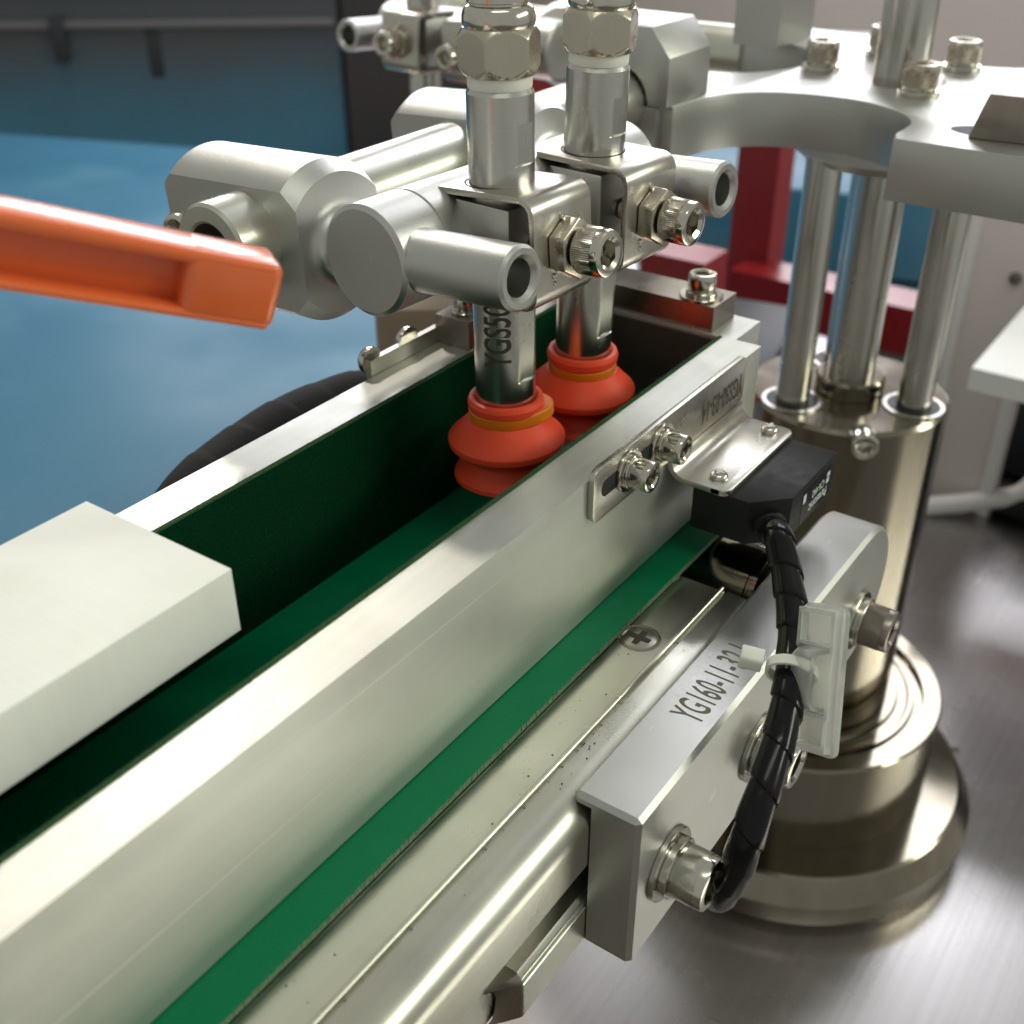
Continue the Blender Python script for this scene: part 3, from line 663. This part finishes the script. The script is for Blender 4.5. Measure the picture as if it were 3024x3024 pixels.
# grey cabinet with slots, far left
T = Thing('steel_cabinet', 'dark blue-grey steel cabinet with narrow upright slots, blurred in the upper left', 'cabinet', (1500, 2300, -950))
cm = M.Translation((1650, 2150, 0)) @ M.Rotation(radians(-52), 4, 'Z')
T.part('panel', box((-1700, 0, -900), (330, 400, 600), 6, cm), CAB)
T.part('side_door', box((338, -12, -900), (660, 400, 600), 6, cm), mat('dark_door', (0.075, 0.068, 0.072), 0.45, 0.2, dirt=((0.05, 0.07, 0.09), 0.8, 3)))
for zz in (-330, -250): T.part('rail', box((-1700, -14, zz), (320, 0, zz+16), 3, cm), GRY)
T.part('door_handle', box((-330, -30, -400), (-300, -2, -300), 5, cm), DKB)
for xx, zz in ((-105, -385), (418, -478)):
    T.part('slot', box((xx-16, -3, zz-55), (xx+16, 3, zz+55), 2, cm), DKB)
placed_box('blue_film', 'sheet of pale blue protective film lying behind the conveyor', 'film', (-120, 520, -420), (1150, 2100, -404), BLUE, 20, 3)
placed_box('beige_cover', 'brownish beige cover standing behind the picker arm', 'cover', (62, 175, -318), (108, 215, -52), BEI, 35, 6)
# red frame
T = Thing('red_gantry', 'dark red painted steel gantry with posts and crossbeam, blurred behind the column', 'gantry', (560, 200, -360))
T.part('post', box((590, 243, -318), (622, 279, 40), 2), REDP)
T.part('crossbeam', box((560, -260, -238), (600, 262, -200), 2), REDP)
T.part('post', box((300, 162, -318), (330, 204, -98), 2), REDP)
placed_box('blue_crate', 'blurred blue crate seen between the red posts', 'crate', (900, 150, -318), (1200, 560, -228), BLUE, 15, 6)
placed_box('dark_bin', 'dark bin low behind the end of the conveyor', 'bin', (335, 150, -318), (470, 330, -185), DKB, 10, 6)
T = Thing('guard_panel', 'pale pinkish guard panel with small dark bolts right of the guide rods', 'panel', (508, 52, -318))
gm = M.Translation((508, 52, 0)) @ M.Rotation(radians(-12), 4, 'Z')
T.part('sheet', box((-3, -42, -318), (3, 42, -90), 1, gm), PINK)
for y0, y1 in ((-42, -33), (8, 15), (36, 42)): T.part('edge_strip', box((-6, y0, -317.5), (-3.05, y1, -91), 0.6, gm), WHITE)
for y, z in ((-22, -140), (-24, -186), (-20, -205), (25, -160)): T.part('bolt', lathe([(0, 0), (4, 0), (4, 3), (0, 3.5)], frame(gm @ V((-3.05, y, z)), gm.to_3x3() @ V((-1, 0, 0))), 16), DRK)
placed_box('grey_box', 'grey box behind the right guide rod', 'box', (560, 60, -318), (660, 130, -225), GRY, -10, 4)
T = Thing('white_shelf', 'white shelf corner at the right edge of the picture', 'shelf', (430, -60, -360))
T.part('top', box((335, -130, -150), (560, 12, -137), 1.5), WHITE)
T.part('stand', box((400, -230, -360), (540, -132, -137), 3), DKB)
placed_box('white_tray', 'pale tray lying on the deck beyond the black tube at the right edge', 'tray', (578, -80, -318), (700, 40, -312), WHITE, 0, 1.5)
placed_box('control_box', 'small black control box under the white shelf corner', 'box', (560, -60, -311.9), (640, 40, -240), DKB, 0, 3)
placed_box('red_cabinet', 'blurred dark red cabinet corner behind the far nozzles', 'cabinet', (1500, 1050, -700), (1750, 1200, -290), REDP, 20, 4)
placed_box('pale_machine', 'blurred pale machine housing behind the top of the picker arm', 'machine', (1750, 600, -700), (2000, 960, -260), WHITE, 20, 6)
placed_box('red_machine', 'blurred red machine side behind the spider plate', 'machine', (1500, 560, -700), (1620, 700, -240), REDP, 25, 6)
T = Thing('white_cable', 'white cable hanging behind the column on the right', 'cable', (500, 0, -340))
T.part('sheath', sweep(smooth_path([(520, -20, -225), (510, -10, -290), (495, 20, -306), (470, 60, -313), (440, 90, -313)], 8), 7, 16), WHITE)
T = Thing('black_tube', 'thick black tube lying on the deck at the right edge', 'tube', (490, 0, -350))
T.part('sheath', sweep(smooth_path([(570, 100, -307), (537, 63, -307), (520, 29, -307), (511, -9, -307), (530, -50, -307), (580, -60, -307)], 8), 13, 20), BLK)

for o in scene.objects:
    if o.type == 'MESH' and 'category' not in o and o.parent is None and 'kind' not in o: print('UNTAGGED', o.name)
